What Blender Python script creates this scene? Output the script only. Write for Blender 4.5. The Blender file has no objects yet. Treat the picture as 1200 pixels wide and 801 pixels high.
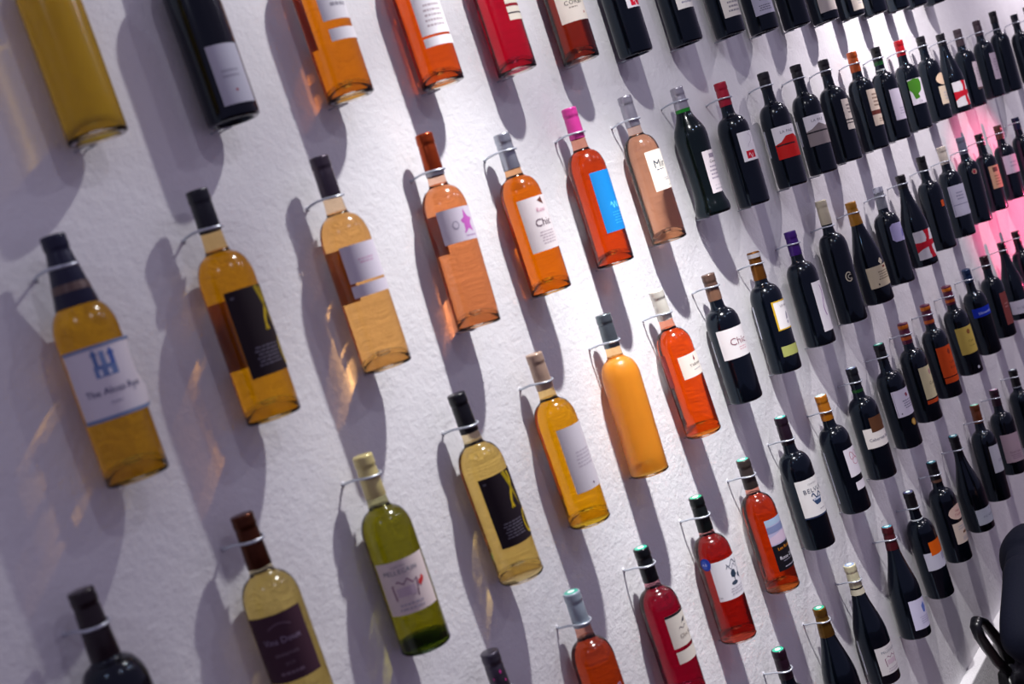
import bpy, bmesh, math, random
from mathutils import Vector, Matrix
random.seed(7)
S = bpy.context.scene
COL = S.collection
PI = math.pi

# ---------------------------------------------------------------- camera
def cam_axes(a, b, c):
    cy, sy, cp, sp, cr, sr = math.cos(a), math.sin(a), math.cos(b), math.sin(b), math.cos(c), math.sin(c)
    f = Vector((sy * cp, cy * cp, sp)); r = Vector((cy, -sy, 0)); u = r.cross(f)
    return cr * r + sr * u, -sr * r + cr * u, f
cd = bpy.data.cameras.new('camera'); cam = bpy.data.objects.new('camera', cd); COL.objects.link(cam)
r_, u_, f_ = cam_axes(0.90125127, -0.10045777, -0.32100232)
m = Matrix.Identity(4)
for i in range(3):
    m[i][0], m[i][1], m[i][2] = r_[i], u_[i], -f_[i]
m.translation = Vector((-0.91695922, -1.24765111, -0.25034236))
cam.matrix_world = m
cd.sensor_fit = 'HORIZONTAL'; cd.sensor_width = 36; cd.lens = 1376.25 / 1200 * 36
cd.clip_start = 0.05
cd.dof.use_dof = True; cd.dof.focus_distance = 2.9; cd.dof.aperture_fstop = cd.lens * .001 / 0.0095
S.camera = cam
S.view_settings.view_transform = 'Standard'; S.view_settings.look = 'None'
S.view_settings.gamma = 1; S.view_settings.use_curve_mapping = False
S.view_settings.exposure = 0.0

# ---------------------------------------------------------------- world and lamps
def lin(h):
    h = h.lstrip('#'); v = [int(h[i:i + 2], 16) / 255 for i in (0, 2, 4)]
    return tuple(x / 12.92 if x <= .04045 else ((x + .055) / 1.055) ** 2.4 for x in v) + (1,)
w = bpy.data.worlds.new('dim_room'); S.world = w; w.use_nodes = True
w.node_tree.nodes['Background'].inputs[0].default_value = (.50, .42, .66, 1)
w.node_tree.nodes['Background'].inputs[1].default_value = 0.37
def lamp(name, loc, power, color, radius, spot=None, target=None, caustic=False):
    ld = bpy.data.lights.new(name, 'SPOT' if spot else 'POINT')
    ld.energy = power; ld.color = color; ld.shadow_soft_size = radius
    if spot: ld.spot_size = math.radians(spot[0]); ld.spot_blend = spot[1]
    o = bpy.data.objects.new(name, ld); o.location = loc; COL.objects.link(o)
    if target: o.rotation_euler = (Vector(target) - Vector(loc)).to_track_quat('-Z', 'Y').to_euler()
    if caustic: ld.cycles.is_caustics_light = True
    return o
lamp('spot_lamp', (0.90, -0.565, 0.765), 37, (1.0, .985, .975), .016, spot=(165, 1), target=(.8, .045, -.75), caustic=True)
lamp('spot_lamp', (0.88, -0.565, 0.775), 115, (1.0, .985, .975), .016, spot=(58, 1), target=(.42, .045, -1.75), caustic=True)  # extra head beside the main spot, added to brighten the lower left wall
lamp('spot_lamp', (0.93, -0.565, 0.770), 235, (1.0, .985, .975), .016, spot=(52, 1), target=(1.7, .045, -2.5))  # another added head, its narrow beam lifts the lower right wall
lamp('spot_lamp', (3.05, -0.60, 0.80), 120, (1.0, .92, .94), .02, spot=(124, 1), target=(3.1, .045, -1.25))
lamp('spot_lamp', (-1.3, -0.70, 0.80), 6, (.75, .82, 1.0), .03)
lamp('spot_lamp', (5.3, -0.60, 0.80), 80, (1.0, .90, .95), .02, spot=(150, 1), target=(5.2, .045, -.9))
for lx in (0.2, 2.0, 3.7): lamp('front_fill_lamp', (lx, -2.3, 1.4), 18, (.86, .84, 1.0), .03)  # weak unseen lamps, added for bottle highlights and soft fill
lamp('pink_spot', (5.2, -1.9, -1.35), 330, (1.0, .10, .25), .03, spot=(23, .7), target=(4.0, 0, -.84))

# ---------------------------------------------------------------- materials
MATS = {}
def pmat(name, color, rough=.5, metal=0, coat=0, trans=0, ior=1.45, bump=None, spec=.5, aniso=None):
    if name in MATS: return MATS[name]
    mt = bpy.data.materials.new(name); mt.use_nodes = True; nt = mt.node_tree
    b = nt.nodes['Principled BSDF']
    b.inputs['Base Color'].default_value = lin(color) if isinstance(color, str) else color
    b.inputs['Roughness'].default_value = rough; b.inputs['Metallic'].default_value = metal
    b.inputs['Coat Weight'].default_value = coat; b.inputs['Coat Roughness'].default_value = .18
    b.inputs['Transmission Weight'].default_value = trans; b.inputs['IOR'].default_value = ior
    b.inputs['Specular IOR Level'].default_value = spec
    if bump:
        tc = nt.nodes.new('ShaderNodeTexCoord'); n = nt.nodes.new('ShaderNodeTexNoise'); bp = nt.nodes.new('ShaderNodeBump')
        n.inputs['Scale'].default_value = bump[0]; n.inputs['Detail'].default_value = 4
        bp.inputs['Strength'].default_value = bump[1]; bp.inputs['Distance'].default_value = bump[2]
        nt.links.new(tc.outputs['Object'], n.inputs['Vector']); nt.links.new(n.outputs['Fac'], bp.inputs['Height'])
        nt.links.new(bp.outputs['Normal'], b.inputs['Normal'])
    MATS[name] = mt; return mt
def paper(c): return pmat('paper_' + c.strip('#'), c, .65, spec=.25)
def ink(c): return pmat('ink_' + c.strip('#'), c, .5, spec=.3)
def foil(c): return pmat('foil_' + c.strip('#'), c, .33, metal=.25, coat=.3, bump=(90, .25, .002))
def metal_foil(c): return pmat('metal_foil_' + c.strip('#'), c, .3, metal=.75, coat=.1, bump=(90, .3, .002))
def dark_glass(c):
    mt = pmat('dark_glass_' + c.strip('#'), c, .03, spec=.3, coat=.5)
    mt.node_tree.nodes['Principled BSDF'].inputs['Specular Tint'].default_value = (.25, .60, 1.0, 1)
    return mt
def shell_glass(tint=(.95, .96, .95)):
    key = 'shell%.2f%.2f%.2f' % tuple(tint[:3])
    if key in MATS: return MATS[key]
    mt = bpy.data.materials.new('clear_glass_wall'); mt.use_nodes = True; nt = mt.node_tree; nt.nodes.clear()
    out = nt.nodes.new('ShaderNodeOutputMaterial'); t = nt.nodes.new('ShaderNodeBsdfTransparent'); g = nt.nodes.new('ShaderNodeBsdfGlossy')
    lw = nt.nodes.new('ShaderNodeFresnel'); mx = nt.nodes.new('ShaderNodeMixShader')
    lw.inputs[0].default_value = 1.5; t.inputs[0].default_value = tuple(tint[:3]) + (1,); g.inputs['Roughness'].default_value = .03
    ge = nt.nodes.new('ShaderNodeNewGeometry'); sb = nt.nodes.new('ShaderNodeMath'); sb.operation = 'SUBTRACT'; sb.inputs[0].default_value = 1
    ml = nt.nodes.new('ShaderNodeMath'); ml.operation = 'MULTIPLY'
    nt.links.new(ge.outputs['Backfacing'], sb.inputs[1]); nt.links.new(sb.outputs[0], ml.inputs[0]); nt.links.new(lw.outputs[0], ml.inputs[1])
    nt.links.new(ml.outputs[0], mx.inputs[0]); nt.links.new(t.outputs[0], mx.inputs[1]); nt.links.new(g.outputs[0], mx.inputs[2])
    nt.links.new(mx.outputs[0], out.inputs[0]); MATS[key] = mt; return mt
def wine_mat(c, rough=0.0, milky=0):
    """coloured liquid behind clean glass: refracts, tints what passes, mirrors the lamps"""
    key = 'wine_%s_%d' % (c.strip('#'), rough * 100)
    if key in MATS: return MATS[key]
    mt = bpy.data.materials.new(key); mt.use_nodes = True; nt = mt.node_tree; nt.nodes.clear()
    out = nt.nodes.new('ShaderNodeOutputMaterial'); g = nt.nodes.new('ShaderNodeBsdfRefraction'); s = nt.nodes.new('ShaderNodeBsdfGlossy')
    fr = nt.nodes.new('ShaderNodeFresnel'); mx = nt.nodes.new('ShaderNodeMixShader'); col = lin(c)
    fr.inputs[0].default_value = 1.5; s.inputs['Roughness'].default_value = max(.17, rough)
    g.inputs['Color'].default_value = tuple(x ** .5 for x in col[:3]) + (1,); g.inputs['IOR'].default_value = 1.31; g.inputs['Roughness'].default_value = rough
    body = g
    if milky:                                                # ground glass scatters
        d = nt.nodes.new('ShaderNodeBsdfDiffuse'); tl = nt.nodes.new('ShaderNodeBsdfTranslucent'); a = nt.nodes.new('ShaderNodeMixShader'); body = nt.nodes.new('ShaderNodeMixShader')
        for n in (d, tl): n.inputs['Color'].default_value = col
        a.inputs[0].default_value = .3; body.inputs[0].default_value = milky
        nt.links.new(d.outputs[0], a.inputs[1]); nt.links.new(tl.outputs[0], a.inputs[2]); nt.links.new(g.outputs[0], body.inputs[1]); nt.links.new(a.outputs[0], body.inputs[2])
    ge = nt.nodes.new('ShaderNodeNewGeometry'); sb = nt.nodes.new('ShaderNodeMath'); sb.operation = 'SUBTRACT'; sb.inputs[0].default_value = 1
    ml = nt.nodes.new('ShaderNodeMath'); ml.operation = 'MULTIPLY'
    nt.links.new(ge.outputs['Backfacing'], sb.inputs[1]); nt.links.new(sb.outputs[0], ml.inputs[0]); nt.links.new(fr.outputs[0], ml.inputs[1])
    nt.links.new(ml.outputs[0], mx.inputs[0]); nt.links.new(body.outputs[0], mx.inputs[1]); nt.links.new(s.outputs[0], mx.inputs[2]); nt.links.new(mx.outputs[0], out.inputs[0])
    MATS[key] = mt; return mt
def wall_mat():
    mt = bpy.data.materials.new('white_rough_plaster'); mt.use_nodes = True; nt = mt.node_tree; b = nt.nodes['Principled BSDF']
    b.inputs['Roughness'].default_value = .8; b.inputs['Specular IOR Level'].default_value = .2
    tc = nt.nodes.new('ShaderNodeTexCoord'); mp = nt.nodes.new('ShaderNodeMapping')
    nt.links.new(tc.outputs['Object'], mp.inputs[0]); mp.inputs['Scale'].default_value = (1, 1, 1)
    n1 = nt.nodes.new('ShaderNodeTexNoise'); n1.inputs['Scale'].default_value = 100; n1.inputs['Detail'].default_value = 6; n1.inputs['Roughness'].default_value = .6
    n2 = nt.nodes.new('ShaderNodeTexNoise'); n2.inputs['Scale'].default_value = 9; n2.inputs['Detail'].default_value = 3
    ad = nt.nodes.new('ShaderNodeMath'); ad.operation = 'MULTIPLY_ADD'; ad.inputs[1].default_value = 1.6
    bp = nt.nodes.new('ShaderNodeBump'); bp.inputs['Strength'].default_value = .46; bp.inputs['Distance'].default_value = .004
    cr = nt.nodes.new('ShaderNodeMix'); cr.data_type = 'RGBA'; cr.inputs[6].default_value = lin('#dcdade'); cr.inputs[7].default_value = lin('#ebeaec')
    for n in (n1, n2): nt.links.new(mp.outputs[0], n.inputs['Vector'])
    nt.links.new(n2.outputs['Fac'], ad.inputs[0]); nt.links.new(n1.outputs['Fac'], ad.inputs[2]); nt.links.new(ad.outputs[0], bp.inputs['Height'])
    nt.links.new(n2.outputs['Fac'], cr.inputs[0]); nt.links.new(cr.outputs[2], b.inputs['Base Color']); nt.links.new(bp.outputs[0], b.inputs['Normal'])
    return mt

# ---------------------------------------------------------------- mesh helpers
def link(name, verts, faces, mat, parent=None, smooth=True, mats=None, fm=None):
    me = bpy.data.meshes.new(name); me.from_pydata(verts, [], faces); me.update()
    if mats:
        for x in mats: me.materials.append(x)
        for p, i in zip(me.polygons, fm): p.material_index = i
    else: me.materials.append(mat)
    if smooth:
        for p in me.polygons: p.use_smooth = True
    o = bpy.data.objects.new(name, me); COL.objects.link(o)
    if parent: o.parent = parent
    return o
def lathe(prof, seg=40, r0=False, r1=False):
    """prof: (r, z) bottom to top; r0 / r1 close the ends with a centre vertex"""
    V, F = [], []
    for r, z in prof:
        for k in range(seg):
            a = 2 * PI * k / seg; V.append((r * math.cos(a), r * math.sin(a), z))
    for j in range(len(prof) - 1):
        for k in range(seg):
            a, b = j * seg + k, j * seg + (k + 1) % seg
            F.append((a, b, b + seg, a + seg))
    if r0:
        V.append((0, 0, prof[0][1])); c = len(V) - 1
        for k in range(seg): F.append((c, (k + 1) % seg, k))
    if r1:
        V.append((0, 0, prof[-1][1])); c = len(V) - 1; s = (len(prof) - 1) * seg
        for k in range(seg): F.append((c, s + k, s + (k + 1) % seg))
    return V, F
def tube(pts, rad, seg=8, closed=False):
    V, F = [], []; n = len(pts); pts = [Vector(p) for p in pts]
    up = None
    for i, p in enumerate(pts):
        a = pts[(i - 1) % n] if (closed or i) else p; b = pts[(i + 1) % n] if (closed or i < n - 1) else p
        t = (b - a).normalized()
        if up is None:
            up = Vector((0, 0, 1)) if abs(t.z) < .9 else Vector((1, 0, 0))
        s = t.cross(up).normalized(); up = s.cross(t).normalized()
        for k in range(seg):
            q = p + rad * (math.cos(2 * PI * k / seg) * s + math.sin(2 * PI * k / seg) * up); V.append(tuple(q))
    for i in range(n if closed else n - 1):
        for k in range(seg):
            a, b = i * seg + k, i * seg + (k + 1) % seg; c, d = ((i + 1) % n) * seg + (k + 1) % seg, ((i + 1) % n) * seg + k
            F.append((a, b, c, d))
    if not closed:
        F.append(tuple(range(seg - 1, -1, -1))); F.append(tuple((n - 1) * seg + k for k in range(seg)))
    return V, F
def box(x0, x1, y0, y1, z0, z1):
    V = [(x, y, z) for x in (x0, x1) for y in (y0, y1) for z in (z0, z1)]
    return V, [(0, 1, 3, 2), (4, 6, 7, 5), (0, 4, 5, 1), (2, 3, 7, 6), (0, 2, 6, 4), (1, 5, 7, 3)]
def interp(prof, z):
    for (r0, z0), (r1, z1) in zip(prof, prof[1:]):
        if z0 <= z <= z1 and z1 > z0: return r0 + (r1 - r0) * (z - z0) / (z1 - z0)
    return prof[-1][0]

# ---------------------------------------------------------------- the setting
WALL_Y = .045; FLOOR_Z = -2.07
wm = wall_mat()
def struct(name, vf, mt):
    o = link(name, vf[0], vf[1], mt, smooth=False); o['kind'] = 'structure'; return o
struct('wall_back', box(-3.5, 9, WALL_Y, WALL_Y + .12, FLOOR_Z, 1.5), wm).cycles.is_caustics_receiver = True
bb = box(-3.5, 9, WALL_Y - .036, WALL_Y, FLOOR_Z, -1.925)
o = struct('baseboard_back', bb, wm)
bv = o.modifiers.new('edge', 'BEVEL'); bv.width = .004; bv.segments = 2
struct('floor', box(-3.5, 9, -4, WALL_Y + .12, FLOOR_Z - .08, FLOOR_Z),
       pmat('dark_plum_floor', '#4a3038', .35, bump=(6, .2, .01)))

# ---------------------------------------------------------------- bottles
def profile(kind, R, H):
    k = H / .305; sh = .012 * (k - 1)
    if kind == 'sloped':
        P = [(R - .004, 0), (R - .001, .003), (R, .008), (R, .118), (R * .985, .130), (R * .93, .146), (R * .82, .165), (R * .68, .186), (R * .55, .205), (R * .45, .224), (.0152, .244), (.0142, .262), (.0138, H - .016)]
    elif kind == 'flared':
        P = [(R * .99, 0), (R * 1.05, .003), (R * 1.08, .010), (R * 1.05, .020), (R * .95, .032), (R * .885, .045), (R * .87, .06), (R * .89, .09), (R * .95, .13), (R * .99, .16), (R, .178), (R * .97, .192), (R * .87, .204), (R * .70, .216), (R * .55, .228), (.0170, .240), (.0150, .254), (.0140, H - .016)]
    else:
        P = [(R - .004, 0), (R - .001, .0025), (R, .007)]
        z0 = .183 * k; z1 = .220 * k
        P += [(R, z0 * .5), (R, z0)]
        rn = .0175
        for i in range(1, 10):
            a = i / 9 * math.radians(80)
            P.append((rn + (R - rn) * math.cos(a), z0 + (z1 - z0) * math.sin(a)))
        P += [(.0168, z1 + .0035), (.0156, z1 + .009), (.0149, z1 + .018), (.0144, z1 + .03), (.0140, H - .016)]
    return P
def refine(P, n=3):
    out = []
    for a, b in zip(P, P[1:]):
        for i in range(n): t = i / n; out.append((a[0] + (b[0] - a[0]) * t, a[1] + (b[1] - a[1]) * t))
    return out + [P[-1]]
def punt(R, h, n=8):
    """rim ring then concave dome up to the centre; listed centre to rim"""
    r = R * .74
    return [(r * math.sin(i / n * PI / 2), h * math.cos(i / n * PI / 2) ** .9 + .0006) for i in range(n)] + [(r, .0006), (r + .003, 0)]

class Lab:
    """a paper label bent round the bottle; s, t run 0..1 across and up"""
    def __init__(s_, prof, phi, span, z0, z1, flare=0):
        s_.p, s_.phi, s_.span, s_.z0, s_.z1, s_.flare = prof, phi, span, z0, z1, flare
        s_.R = max(interp(prof, z0), interp(prof, (z0 + z1) / 2)); s_.w = math.radians(span) * s_.R; s_.h = z1 - z0
    def pt(s_, s, t, off):
        z = s_.z0 + t * s_.h; R = interp(s_.p, z) + off
        a = math.radians(s_.phi + s * s_.span)
        if s_.flare and s > s_.flare:                       # loose end lifts off along the tangent
            a0 = math.radians(s_.phi + s_.flare * s_.span); d = (a - a0) * R
            wv = .004 * math.sin(t * 7) * (s - s_.flare) / (1 - s_.flare)
            return (R * math.sin(a0) + (d) * math.cos(a0) + wv, -R * math.cos(a0) + d * math.sin(a0) - wv * .3, z)
        return (R * math.sin(a), -R * math.cos(a), z)
    def sheet(s_, s0, s1, t0, t1, off, V, F):
        n = max(1, int((s1 - s0) * s_.span / 6)); mth = max(1, int((t1 - t0) * s_.h / .02)); b = len(V)
        for j in range(mth + 1):
            for i in range(n + 1): V.append(s_.pt(s0 + (s1 - s0) * i / n, t0 + (t1 - t0) * j / mth, off))
        for j in range(mth):
            for i in range(n):
                a = b + j * (n + 1) + i; F.append((a, a + 1, a + n + 2, a + n + 1))
    def poly(s_, pts, off, V, F):
        """filled outline cut into narrow upright columns so that it follows the bottle"""
        n = len(pts); lo = min(p[0] for p in pts); hi = max(p[0] for p in pts)
        k = max(4, int((hi - lo) * s_.span / 3.5))
        def cross(s):
            r = []
            for i in range(n):
                (a, b), (c, d) = pts[i], pts[(i + 1) % n]
                if (a <= s < c) or (c <= s < a): r.append(b + (d - b) * (s - a) / (c - a))
            return sorted(r)
        w = (hi - lo) / k; e = w * .02
        for i in range(k):
            x0, x1 = lo + i * w, lo + (i + 1) * w
            c0, c1, cm = cross(x0 + e), cross(x1 - e), cross((x0 + x1) / 2)
            if len(c0) != len(c1): c0 = c1 = cm
            for j in range(0, len(c0) - 1, 2):
                b = len(V); V += [s_.pt(x0, c0[j], off), s_.pt(x1, c1[j], off), s_.pt(x1, c1[j + 1], off), s_.pt(x0, c0[j + 1], off)]
                F.append((b, b + 1, b + 2, b + 3))
    def stroke(s_, pts, wd, off, V, F):
        b = len(V); n = len(pts); asp = s_.w / s_.h
        for i, p in enumerate(pts):
            a = pts[max(0, i - 1)]; c = pts[min(n - 1, i + 1)]
            dx, dy = (c[0] - a[0]) * asp, c[1] - a[1]; l = math.hypot(dx, dy) or 1
            nx, ny = -dy / l, dx / l
            V.append(s_.pt(p[0] + nx * wd / 2 / asp, p[1] + ny * wd / 2, off)); V.append(s_.pt(p[0] - nx * wd / 2 / asp, p[1] - ny * wd / 2, off))
        for i in range(n - 1): F.append((b + 2 * i, b + 2 * i + 1, b + 2 * i + 3, b + 2 * i + 2))
    def text(s_, txt, s, t, size, off, V, F):
        gv, gf = glyphs(txt)
        if not gv: return
        x0 = min(v[0] for v in gv); x1 = max(v[0] for v in gv); b = len(V)
        for x, y in gv:
            V.append(s_.pt(s + (x - (x0 + x1) / 2) * size * s_.h / s_.w, t + (y - .35) * size, off))
        for f in gf: F.append(tuple(b + i for i in f))
TXT = {}
def glyphs(txt):
    if txt in TXT: return TXT[txt]
    cu = bpy.data.curves.new('t', 'FONT'); cu.body = txt; cu.size = 1; cu.resolution_u = 2
    if txt.isupper(): cu.space_character = 1.15
    ob = bpy.data.objects.new('t', cu); COL.objects.link(ob)
    dg = bpy.context.evaluated_depsgraph_get(); me = bpy.data.meshes.new_from_object(ob.evaluated_get(dg))
    res = ([(v.co.x, v.co.y) for v in me.vertices], [tuple(p.vertices) for p in me.polygons])
    bpy.data.objects.remove(ob); bpy.data.curves.remove(cu); bpy.data.meshes.remove(me)
    TXT[txt] = res; return res
def ell(cx, cy, rx, ry, n=20): return [(cx + rx * math.cos(2 * PI * i / n), cy + ry * math.sin(2 * PI * i / n)) for i in range(n)]
def curve(fn, n=24): return [fn(i / n) for i in range(n + 1)]

CHROME = pmat('zinc_wire', '#c6ccd6', .32, metal=.65)
def tag(o, label, cat, group=None):
    o['label'] = label; o['category'] = cat
    if group: o['group'] = group
def empty(name, loc, lean=0):
    o = bpy.data.objects.new(name, None); o.empty_display_size = .02; COL.objects.link(o)
    o.location = loc; o.rotation_euler = (0, lean, 0); return o
ORD = 'first second third fourth fifth sixth seventh eighth ninth tenth eleventh twelfth thirteenth fourteenth fifteenth sixteenth seventeenth eighteenth nineteenth twentieth twenty-first twenty-second'.split()
ROW = {'A': 'top row', 'B': 'second row', 'C': 'third row', 'D': 'fourth row', 'E': 'bottom row'}
def paint(lab, ops, parent):
    """flat print on a label: ops grouped by colour, one mesh for the words and one for the picture of each colour"""
    layers = {}; seq = 0
    def sq(v): return v * .86
    o2 = []
    for op in ops:                                           # keep print inside the middle of the label
        if op[0] == 'text': op = op[:2] + (sq(op[2]),) + op[3:]
        elif op[0] == 'ell': op = (op[0], sq(op[1]), op[2], op[3] * .86, op[4], op[5])
        elif op[0] == 'poly' and max(p[0] for p in op[1]) < .97: op = (op[0], [(sq(p[0]), p[1]) for p in op[1]], op[2])
        elif op[0] == 'lines': op = (op[0], sq(op[1]), sq(op[2])) + op[3:]
        elif op[0] == 'stroke' and max(p[0] for p in op[1]) < .94: op = (op[0], [(sq(p[0]), p[1]) for p in op[1]], op[2], op[3])
        elif op[0] == 'rect' and op[2] < .97 and op[1] > .01: op = (op[0], sq(op[1]), sq(op[2])) + op[3:]
        o2.append(op)
    ops = o2
    for op in ops:
        kind, col = op[0], op[-1]; seq += 1; nm = 'lettering' if kind == 'text' else 'printed_emblem'
        V, F = layers.setdefault((nm, col), ([], [])); off = .00050 + .00005 * seq + (.0004 if kind == 'text' else 0)
        if kind == 'rect': lab.sheet(op[1], op[2], op[3], op[4], off, V, F)
        elif kind == 'poly': lab.poly(op[1], off, V, F)
        elif kind == 'ell': lab.poly(ell(op[1], op[2], op[3], op[4]), off, V, F)
        elif kind == 'stroke': lab.stroke(op[1], op[2], off, V, F)
        elif kind == 'text': lab.text(op[1], op[2], op[3], op[4], off, V, F)
        elif kind == 'lines':                              # rows of small illegible print
            _, s0, s1, t0, t1, n, c = op
            rs = random.Random(int(s0 * 977 + t0 * 131 + n))
            for i in range(n):
                t = t0 + (t1 - t0) * (i + .5) / n; hh = (t1 - t0) / n * .22; s = s0 + rs.random() * .06
                while s < s1 - .03:
                    e = min(s1, s + .03 + rs.random() * .07); lab.sheet(s, e, t - hh, t + hh, off, V, F); s = e + .018
    for (nm, col), (V, F) in layers.items():
        link(nm, V, F, ink(col), parent)

def make_bottle(key, look, spec):
    x, z, H, lean, labs, pt = POS[key]
    row, n = key[0], int(key[1:])
    root = empty('wine_bottle', (x, 0, z), lean)
    tag(root, f"{look}, {ORD[n]} from left in {ROW[row]}", 'bottle', 'wine bottles hung in rows on the white wall')
    kind = spec.get('shape', 'bordeaux'); R = .0405 if kind == 'sloped' else .0380
    P = profile(kind, R, H); Pr = refine(P, 2)
    seg = 56 if n < 7 else 36
    cap = spec.get('cap', '#101014'); caplen = spec.get('caplen', .052)
    if 'wine' in spec:                                       # clear bottle: the wine fills it up to the neck, clean glass above and below
        wc = spec['wine']
        fill = spec.get('fill', .226) * H / .305
        neck = [(r, zz) for r, zz in Pr if zz > fill - .002]
        V, F = lathe([(interp(P, fill - .002), fill - .002)] + neck, seg)
        link('glass_neck', V, F, shell_glass([1 - (1 - x ** .5) * .55 for x in lin(wc)[:3]]), root)
        hd_ = .026
        dome = [(R * .88 * math.sin(i / 9 * PI / 2), .0035 + hd_ * math.cos(i / 9 * PI / 2) ** .9) for i in range(10)]
        Wp = [(R - .0012, .0042), (R - .0003, .0070)] + [(r - .0003, zz) for r, zz in Pr if .009 < zz < fill] + [(interp(P, fill) - .0003, fill)]
        V, F = lathe(dome[1:] + Wp, seg, r1=True)
        b = len(V); V.append((0, 0, dome[0][1])); F += [(b, (k + 1) % seg, k) for k in range(seg)]
        nd = len(F) - seg
        fm = [1 if (i < 9 * seg or i >= nd - seg) else 0 for i in range(len(F))]
        wo = link('wine', V, F, None, root, mats=[wine_mat(wc, spec.get('wrough', 0), spec.get('milky', 0)), shell_glass()], fm=fm)
        wo.cycles.is_caustics_caster = True
        # the clean glass foot: a thick hollow dome and its round rim
        up = [(R * .865 * math.sin(i / 9 * PI / 2), .0032 + (hd_ - .0008) * math.cos(i / 9 * PI / 2) ** .9) for i in range(1, 10)]
        lo = [(R * .74 * math.sin(i / 9 * PI / 2), .0004 + (hd_ - .0035) * math.cos(i / 9 * PI / 2)) for i in range(9, 0, -1)]
        V, F = lathe(up + [(R * .90, .0030), (R - .0018, .0034), (R - .0003, .0052), (R, .0040), (R - .0012, .0012), (R - .0045, 0), (R * .78, 0)] + lo, seg)
        b0 = len(V); V.append((0, 0, .0032 + hd_ - .0008)); F += [(b0, k, (k + 1) % seg) for k in range(seg)]
        b1 = len(V); V.append((0, 0, hd_ - .0031)); q_ = (len(up) + 7 + len(lo) - 1) * seg; F += [(b1, q_ + (k + 1) % seg, q_ + k) for k in range(seg)]
        # this profile runs top to bottom, so its faces are turned to look outward
        F = [tuple(reversed(f)) for f in F]
        link('punt', V, F, pmat('foot_glass_' + spec.get('base', '#fbf4ea').strip('#'), spec.get('base', '#fbf4ea'), .0, trans=1, ior=1.3), root)
    else:
        gc = spec.get('glass', '#03060d')
        V, F = lathe(punt(R, .020)[1:] + Pr, seg, r0=False)
        b = len(V); V.append((0, 0, .0206)); F += [(b, (k + 1) % seg, k) for k in range(seg)]
        link('glass_body', V, F, dark_glass(gc), root)
    # capsule: skirt, groove under the bottle's lip, lip and flat top
    def capmat(c): return metal_foil(c) if spec.get('metal') else foil(c)
    zc = H - caplen; pr = [(interp(P, zc) + .0006, zc), (interp(P, zc) + .0009, zc + .001), (max(interp(P, H - .022), .0137) + .0008, H - .022), (.0143, H - .0185), (.0152, H - .0172), (.0155, H - .012), (.0151, H - .006), (.0154, H - .003), (.0146, H - .0004), (.0135, H)]
    V, F = lathe(pr, 36, r1=True)
    if spec.get('clearcap'):
        link('neck_glass', V, F, pmat('clear_neck', '#dfe4ee', .05, trans=.7, metal=0), root)
    else:
        link('capsule', V, F, capmat(cap), root)
    for za, zb, c in spec.get('bands', []):                  # rings of another colour on the capsule (from the top, metres)
        a, b2 = H - za, H - zb
        pb = [(interp(pr, min(max(q, pr[0][1]), H)) + .0003, q) for q in (b2, (a * 2 + b2) / 3, (a + 2 * b2) / 3, a)]
        pb.sort(key=lambda q: q[1]); V, F = lathe(pb, 36); link('capsule_band', V, F, foil(c), root)['label'] = 'band of another colour round the capsule'
    if spec.get('seal'):
        V, F = lathe([(.0125, H + .0001), (.0118, H + .0006)], 28, r1=True); so = link('cap_seal', V, F, pmat('seal_' + spec['seal'].strip('#'), spec['seal'], .3, coat=.5), root)
        V, F = lathe([(.0065, H + .0007), (.006, H + .0009)], 20, r1=True); link('printed_emblem', V, F, ink('#dff3ee'), so)
    if spec.get('collar'):                                   # paper band round the foot of the neck
        za, zb, c = spec['collar']
        V, F = lathe([(interp(P, q) + .0009, q) for q in (za, (za + zb) / 2, zb)], 36); link('neck_label', V, F, paper(c), root)
    art = spec.get('art', []); cols = spec.get('paper', ['#e9e6ea'] * 4)
    if isinstance(cols, str): cols = [cols] * 4
    for i, (phi, span, z0, z1) in enumerate(labs):
        lb = Lab(P, phi, spec.get('spans', {}).get(i, span), z0, z1, spec.get('flare', 0) if i == 0 else 0)
        V, F = [], []
        shp = spec.get('lshape', {}).get(i)
        off = .0004 + .0003 * i
        if shp == 'oval': lb.poly(ell(.5, .5, .5, .5, 28), off, V, F)
        elif shp == 'octagon': lb.poly([(.12, 0), (.88, 0), (1, .15), (1, .85), (.88, 1), (.12, 1), (0, .85), (0, .15)], off, V, F)
        else: lb.sheet(0, 1, 0, 1, off, V, F)
        lo = link('front_label', V, F, paper(cols[i]), root)
        if i < len(art) and art[i]: paint(lb, art[i], lo)
    if pt and 'mark' in spec:
        phi, zz = pt; mk = spec['mark']; rr = mk[0]
        dd = math.degrees(2 * rr / R); lb = Lab(P, phi - dd / 2, dd, zz - rr * mk[1], zz + rr * mk[1])
        V, F = [], []; lb.poly(ell(.5, .5, .5, .5, 24) if mk[2] == 'round' else [(.5, 0), (1, .5), (.5, 1), (0, .5)] if mk[2] == 'diamond' else [(0, 0), (1, 0), (1, 1), (0, 1)], .0012, V, F)
        lo = link('sticker', V, F, paper(mk[3]), root)
        if len(mk) > 4: 
            V, F = [], []
            lay = {}
            paint(lb2 := Lab([(r + .0009, q) for r, q in P], lb.phi, lb.span, lb.z0, lb.z1), mk[4], lo)
    if spec.get('rear'):                                     # back label, seen through the wine
        za, zb, dg = spec['rear']; lb = Lab(P, 180 - dg / 2, dg, za, zb); V, F = [], []; lb.sheet(0, 1, 0, 1, .0003, V, F)
        link('back_label', V, F, paper('#fbf3ea'), root)
    if spec.get('backlabel'):                                # back label whose edge shows on the camera side
        c, ph, dg, za, zb = spec['backlabel']; lb = Lab(P, ph - dg, dg, za, zb); V, F = [], []; lb.sheet(0, 1, 0, 1, .0004, V, F)
        link('back_label', V, F, paper(c), root)
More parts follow.
